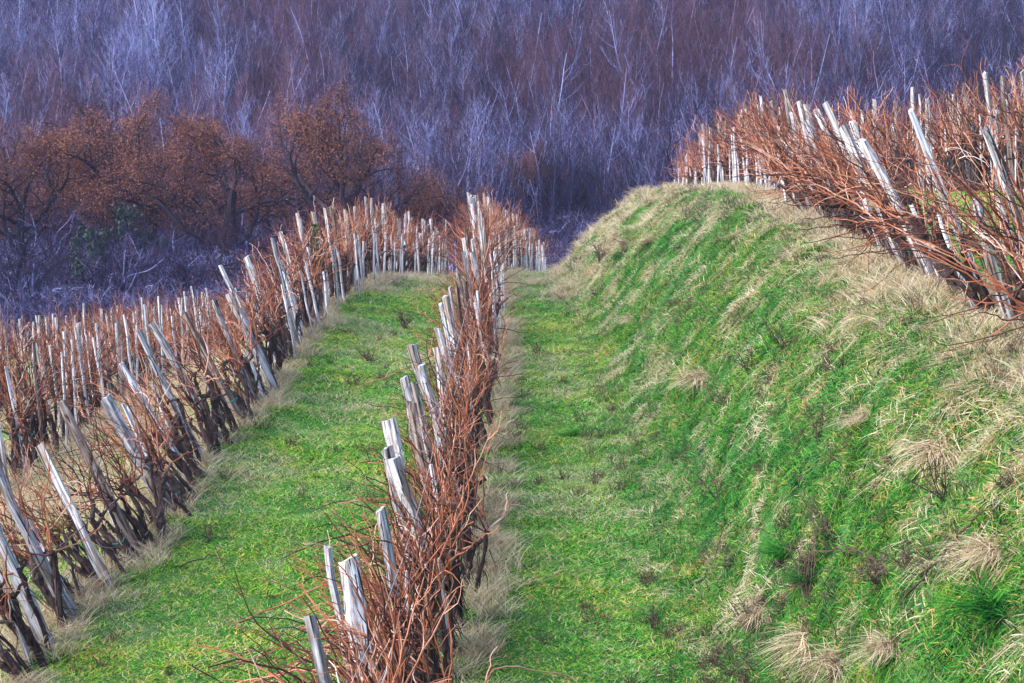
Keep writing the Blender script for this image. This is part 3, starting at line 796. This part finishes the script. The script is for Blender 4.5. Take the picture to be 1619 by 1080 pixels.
# evergreen ivy covered stems among the shrubs at the left
for i, (u, D, sc, lb) in enumerate([(150, 104, 1.0, 'dark evergreen bush under the leftmost oaks'), (205, 106, 1.2, 'taller dark evergreen bush right of the leftmost one'),
                                    (125, 101, 1.1, 'low dark evergreen bush among the lilac shrubs'), (245, 107, .9, 'dark evergreen bush below the tall russet oak'), (505, 101, .7, 'small evergreen bush just behind the crest of the left row')]):
    lf = MB()
    for j in range(26):
        cc = np.array([U(-.8, .8), U(-.8, .8), U(.6, 3.4)]); r_ = U(.25, .5)
        for k in range(60):
            d_ = rng.normal(0, 1, 3); d_ /= np.linalg.norm(d_); c_ = cc + d_ * r_ * rng.random() ** .4; s_ = U(.04, .09); a1 = rng.normal(0, 1, 3); a1 /= np.linalg.norm(a1); a2 = np.cross(a1, d_)
            lf.add([c_ - a1 * s_, c_ + a2 * s_, c_ + a1 * s_, c_ - a2 * s_], [(0, 1, 2, 3)], U(0, 1))
    tr = MB()
    for j in range(4): tr.tube(wander((U(-.1, .1), U(-.1, .1), -.2), (U(-.3, .3), U(-.3, .3), 1), 3.2, 8, .12), np.linspace(.06, .02, 9), 5)
    x = wx(u, D); o = link('evergreen_bush', None, loc=(x, D, float(H(x, D)) + .1)); o.scale = (sc * .8, sc * .8, sc * 1.25)
    tag(o, lb, 'bush', 'evergreen bushes at the foot of the wood'); link('trunk', tr.mesh('trunk', M['bark_dark']), o); link('crown', lf.mesh('crown', M['evergreen']), o)

# undergrowth along the front of the wood
cu = src_collection('scrub_src', [joined(v) for v in bush + bushr])
n = 4600
y = rng.uniform(93, 130, n); x = rng.uniform(-1, 1, n) * (W0 / 2 / FPX * y + 8); k_ = (x < -.10 * y) | (rng.random(n) < .35); x, y = x[k_], y[k_]; n = len(x)
E = np.stack([rng.normal(0, .1, n), rng.normal(0, .1, n), rng.uniform(0, 6.28, n)], -1)
scatter('undergrowth', cu, np.stack([x, y, H(x, y) - .1], -1), E, rng.uniform(.3, .8, n), .1 + rng.random(n) * 1.2, np.where(rng.random(n) < .8, rng.integers(0, 4, n), rng.integers(4, 6, n)), 'tangled bare undergrowth along the foot of the wood', 'undergrowth')

# ------------------------------------------------------------------ tussocks, dead stems, ivy, sticks
def hit(u, v):
    """the point of the ground seen at a photo pixel"""
    d = np.array([(u - W0 / 2) / FPX, 1.0, -(v - VH) / FPX]); t = np.arange(12, 110, .05)
    z = H(d[0] * t, t); k = np.argmax(d[2] * t < z)
    return float(d[0] * t[k]), float(t[k])

def single(name, me_, x, y, rot, sc, label, cat, group=None, dz=0):
    o = link(name, me_, loc=(x, y, float(H(x, y)) + dz)); o.rotation_euler = rot; o.scale = (sc, sc, sc)
    return tag(o, label, cat, group)

tuss = []
for k in range(4):
    mb = MB(); blades(mb, n=150, rad=.38, h0=.15, h1=.5, w=.010, spread=.9, bend=.7, segs=4, dirx=.6); blades(mb, n=200, rad=.2, h0=.2, h1=.5, w=.010, spread=.7, bend=.8, segs=5, dirx=.8); tuss.append(mb.mesh('dry_tussock', M['straw']))
lush = []
for k in range(2):
    mb = MB(); blades(mb, n=260, rad=.16, h0=.2, h1=.5, w=.014, spread=.8, bend=.7, segs=4, dirx=.2, sh=(.15, .85)); lush.append(mb.mesh('grass_tuft', M['bank']))
for i, (u, v, sc, lb) in enumerate([
    (1000, 500, .8, 'small pale dry tussock standing alone low on the far bank'), (1115, 590, 1.25, 'big brown dry tussock in the middle of the bank'),
    (1035, 375, 1.3, 'long pale dry tussock lying on the far shoulder of the bank'), (1185, 365, 1.1, 'brown dry tussock near the top of the far bank'),
    (1500, 700, 1.0, 'dry tussock high on the near bank below the second leaning post'), (1385, 650, .8, 'small dry tussock in the green upper middle of the bank'),
    (1290, 1010, .9, 'pale dry tussock at the bottom of the bank by the tall dead stalks'), (1340, 1040, .9, 'straw tussock at the lower edge of the bank'),
    (1595, 860, 1.0, 'dry tussock at the right edge of the bank'), (1420, 1020, .8, 'bleached dry tussock below the dark weed patch'),
    (455, 850, .45, 'little pale dry tussock in the lane left of the middle row'), (1245, 330, .8, 'dry tussock on the crest of the bank'),
    (1215, 960, .8, 'grey dry tussock left of the tall dead stalks'), (1000, 640, .5, 'tiny brown dry tussock at the foot of the bank')]):
    x, y = hit(u, v); single('dry_tussock', tuss[i % 4], x, y, (0, U(-.5, -.2), U(-.3, .9)), sc * .85, lb, 'tussock', 'dry grass tussocks on the bank', -.05)
for i, (u, v, sc, lb) in enumerate([(1590, 975, 1.1, 'dark lush green grass tuft at the lower right of the bank'), (1245, 885, .8, 'bright green grass tuft at the foot of the bank'),
                                    (905, 690, .6, 'small lush grass tuft in the lane right of the middle row'), (1290, 930, .8, 'dark green grass tuft under the fallen stick')]):
    x, y = hit(u, v); single('grass_tuft', lush[i % 2], x, y, (0, -.2, U(0, 1)), sc, lb, 'grass tuft', 'lush green grass tufts')

def weed(n, h, spread, r=.0085, tw=4, k=3):
    mb = MB()
    for i in range(n):
        P = wander((U(-.05, .05), U(-.05, .05), -.05), (U(-spread, spread), U(-spread, spread), 1), h * U(.6, 1.1), 8, .13)
        mb.tube(P, np.linspace(r, r * .4, 9), k, cap=False, a=U(-.2, .7))
        for j in range(tw):
            q = rng.integers(2, 8); A = wander(P[q], (U(-1, 1), U(-1, 1), U(-.1, .8)), h * U(.1, .4), 5, .25); mb.tube(A, np.linspace(r * .6, r * .3, 6), 3, cap=False, a=U(-.2, .6))
    return mb.mesh('dead_weed', M['dead'])
for (u, v, a_, lb) in [
    ((1190), 585, (16, .5, 1.3), 'dark tangled bramble in the middle of the bank'), (1245, 550, (12, .5, 1.1), 'bramble just above the dark tangled one on the bank'),
    (1150, 640, (14, .55, 1.8), 'low spreading bramble lying down the middle of the bank'), (1330, 590, (5, .5, .7), 'thin dead stems on the upper bank'),
    (1285, 960, (9, 1.0, .15), 'tall upright grey dead stalks at the foot of the bank'), (1400, 925, (26, .35, 1.0), 'dark brown withered weed patch on the lower bank'),
    (1450, 900, (20, .3, 1.1), 'brown withered weed patch right of the dark one'), (1195, 1010, (16, .5, .4), 'grey dead weeds near the bottom edge of the photo'),
    (1140, 800, (5, .8, .4), 'orange brown dead stalks at the toe of the bank'), (1130, 900, (3, .9, .3), 'three pale bent dead stalks by the lane'),
    (1340, 1030, (6, .6, .4), 'short dark stalks among straw at the lower bank'), (640, 520, (18, .5, .7), 'grey dead weeds beside the far middle row'),
    (580, 570, (14, .35, .9), 'low brown weeds in the middle of the left lane'), (560, 610, (12, .3, .9), 'low grey weeds in the lane below the brown ones'),
    (1085, 345, (8, .6, .4), 'thin dark weeds on the far shoulder of the bank'), (905, 430, (14, .7, .5), 'dry weeds at the far end of the right lane'),
    (950, 415, (14, .7, .5), 'dry weeds at the far foot of the bank'), (1105, 530, (6, .6, .5), 'thin dead stems left of the bramble'),
    (985, 400, (12, .6, .5), 'reddish dead weeds below the far shoulder'), (820, 700, (12, .5, .8), 'grey dead weeds leaning from the middle row into the right lane'),
    (1560, 430, (8, .7, .4), 'dead stalks among straw beneath the bank top vines'), (850, 560, (10, .4, .7), 'grey weeds at the straw edge of the right lane'),
    (1500, 800, (8, .6, .6), 'dead stalks on the upper right of the bank'), (1300, 700, (6, .5, .7), 'sparse dead stalks in the green middle of the bank'),
    (940, 770, (6, .4, .5), 'few dead stalks in the near right lane'), (330, 860, (6, .35, .8), 'twiggy dead weed in the left lane near the vines')]:
    x, y = hit(u, v); single('dead_weed', weed(*a_), x, y, (0, -.15, U(0, 6)), 1.0, lb, 'dead weed', 'dead weeds and brambles')

cwd = src_collection('weed_src', [weed(8, .35, .6, .006) for k in range(3)] + [weed(14, .25, 1.0, .006) for k in range(3)])
n = 2600; y = 14 + 52 * rng.random(n) ** 1.2; x = rng.uniform(-5.5, 7, n)
k_ = in_view(x, y) & (rng.random(n) < np.clip((fbm(x, y, 1.3, 2) - .42) * 6, .04, 1)) & ((x > 1.6) | (rng.random(n) < .3)); x, y = x[k_], y[k_]
m_ = 260; y = np.concatenate([y, rng.uniform(15, 22, m_)]); x = np.concatenate([x, rng.normal(2.6, .55, m_)]); n = len(x)
scatter('withered_weeds', cwd, np.stack([x, y, H(x, y) - .02], -1), slope_euler(x, y, rng.uniform(0, 6.28, n), .8), rng.uniform(.35, 1.1, n), rng.random(n), rng.integers(0, 6, n), 'small withered brown weeds strewn through the grass', 'weeds')

def stick(P, r, lb):
    mb = MB(); pts = []
    for (u, v, dz) in P:
        x, y = hit(u, v); pts.append((x, y, float(H(x, y)) + dz))
    x0_, y0_, z0_ = pts[0]; Q_ = np.array(pts) - np.array(pts[0]); t_ = np.linspace(0, 1, 12)
    C_ = np.stack([np.interp(t_, np.linspace(0, 1, len(Q_)), Q_[:, k]) for k in range(3)], 1); C_[1:-1] += rng.normal(0, .02, (10, 3))
    mb.tube(C_, np.linspace(r, r * .5, 12), 5)
    o = link('fallen_stick', mb.mesh('fallen_stick', M['dead']), loc=pts[0]); tag(o, lb, 'stick', 'fallen sticks on the bank')
stick([(1270, 912, .12), (1340, 905, .2), (1412, 935, .12)], .013, 'grey arched stick lying low on the bank')
stick([(1430, 985, .1), (1500, 925, .22), (1565, 868, .3)], .013, 'dark straight stick sloping up the lower right bank')
stick([(1300, 840, .1), (1345, 890, .14), (1380, 915, .1)], .010, 'thin grey stick crossing above the arched one')
stick([(1085, 480, .12), (1130, 510, .15), (1180, 500, .12)], .009, 'thin pale stick on the upper middle bank')
stick([(270, 905, .04), (330, 895, .1), (365, 900, .05)], .011, 'short brown stick in the grass of the left lane')

mb = MB()
for i in range(900):
    z = U(.55, 1.95); rr = .05 + .13 * math.sin((z - .4) * 1.6) ** 2 * rng.random() ** .5; t = U(0, 6.28); c_ = np.array([rr * math.cos(t), rr * math.sin(t), z]); s_ = U(.018, .035)
    a1 = rng.normal(0, 1, 3); a1 /= np.linalg.norm(a1); a2 = np.cross(a1, rng.normal(0, 1, 3)); a2 /= np.linalg.norm(a2)
    mb.add([c_ - a1 * s_, c_ + a2 * s_, c_ + a1 * s_, c_ - a2 * s_], [(0, 1, 2, 3)], U(0, 1))
x, y = float(Lx(45)), 45.0
root = link('ivy', None, loc=(x, y, float(H(x, y)))); root.rotation_euler = (0, -.12, 0); tag(root, 'dark green ivy climbing a post of the left row near its crest', 'ivy')
st = MB(); P = [(math.cos(a) * .05, math.sin(a) * .05, z) for a, z in zip(np.linspace(0, 12, 24), np.linspace(-.1, 1.9, 24))]; st.tube(P, .012, 5)
link('stem', st.mesh('stem', M['trunk']), root); link('foliage', mb.mesh('foliage', M['ivy']), root)

# ------------------------------------------------------------------ haze
m = bpy.data.materials.new('haze'); m.use_nodes = True; nt = m.node_tree; nt.nodes.clear()
pv = nt.nodes.new('ShaderNodeVolumePrincipled'); out = nt.nodes.new('ShaderNodeOutputMaterial')
pv.inputs['Color'].default_value = (.46, .51, .90, 1); pv.inputs['Density'].default_value = .00035
nt.links.new(pv.outputs[0], out.inputs['Volume'])
mb = MB(); x0, x1, y0, y1, z0, z1 = -170, 170, -40, 490, float(ZZ.min()) - 1, float(ZZ.max()) + 14
mb.add([(x0, y0, z0), (x1, y0, z0), (x1, y1, z0), (x0, y1, z0), (x0, y0, z1), (x1, y0, z1), (x1, y1, z1), (x0, y1, z1)],
       [(3, 2, 1, 0), (4, 5, 6, 7), (0, 1, 5, 4), (1, 2, 6, 5), (2, 3, 7, 6), (3, 0, 4, 7)])
tag(link('haze', mb.mesh('haze', m)), 'thin blue lilac haze over the valley', 'haze', kind='stuff')
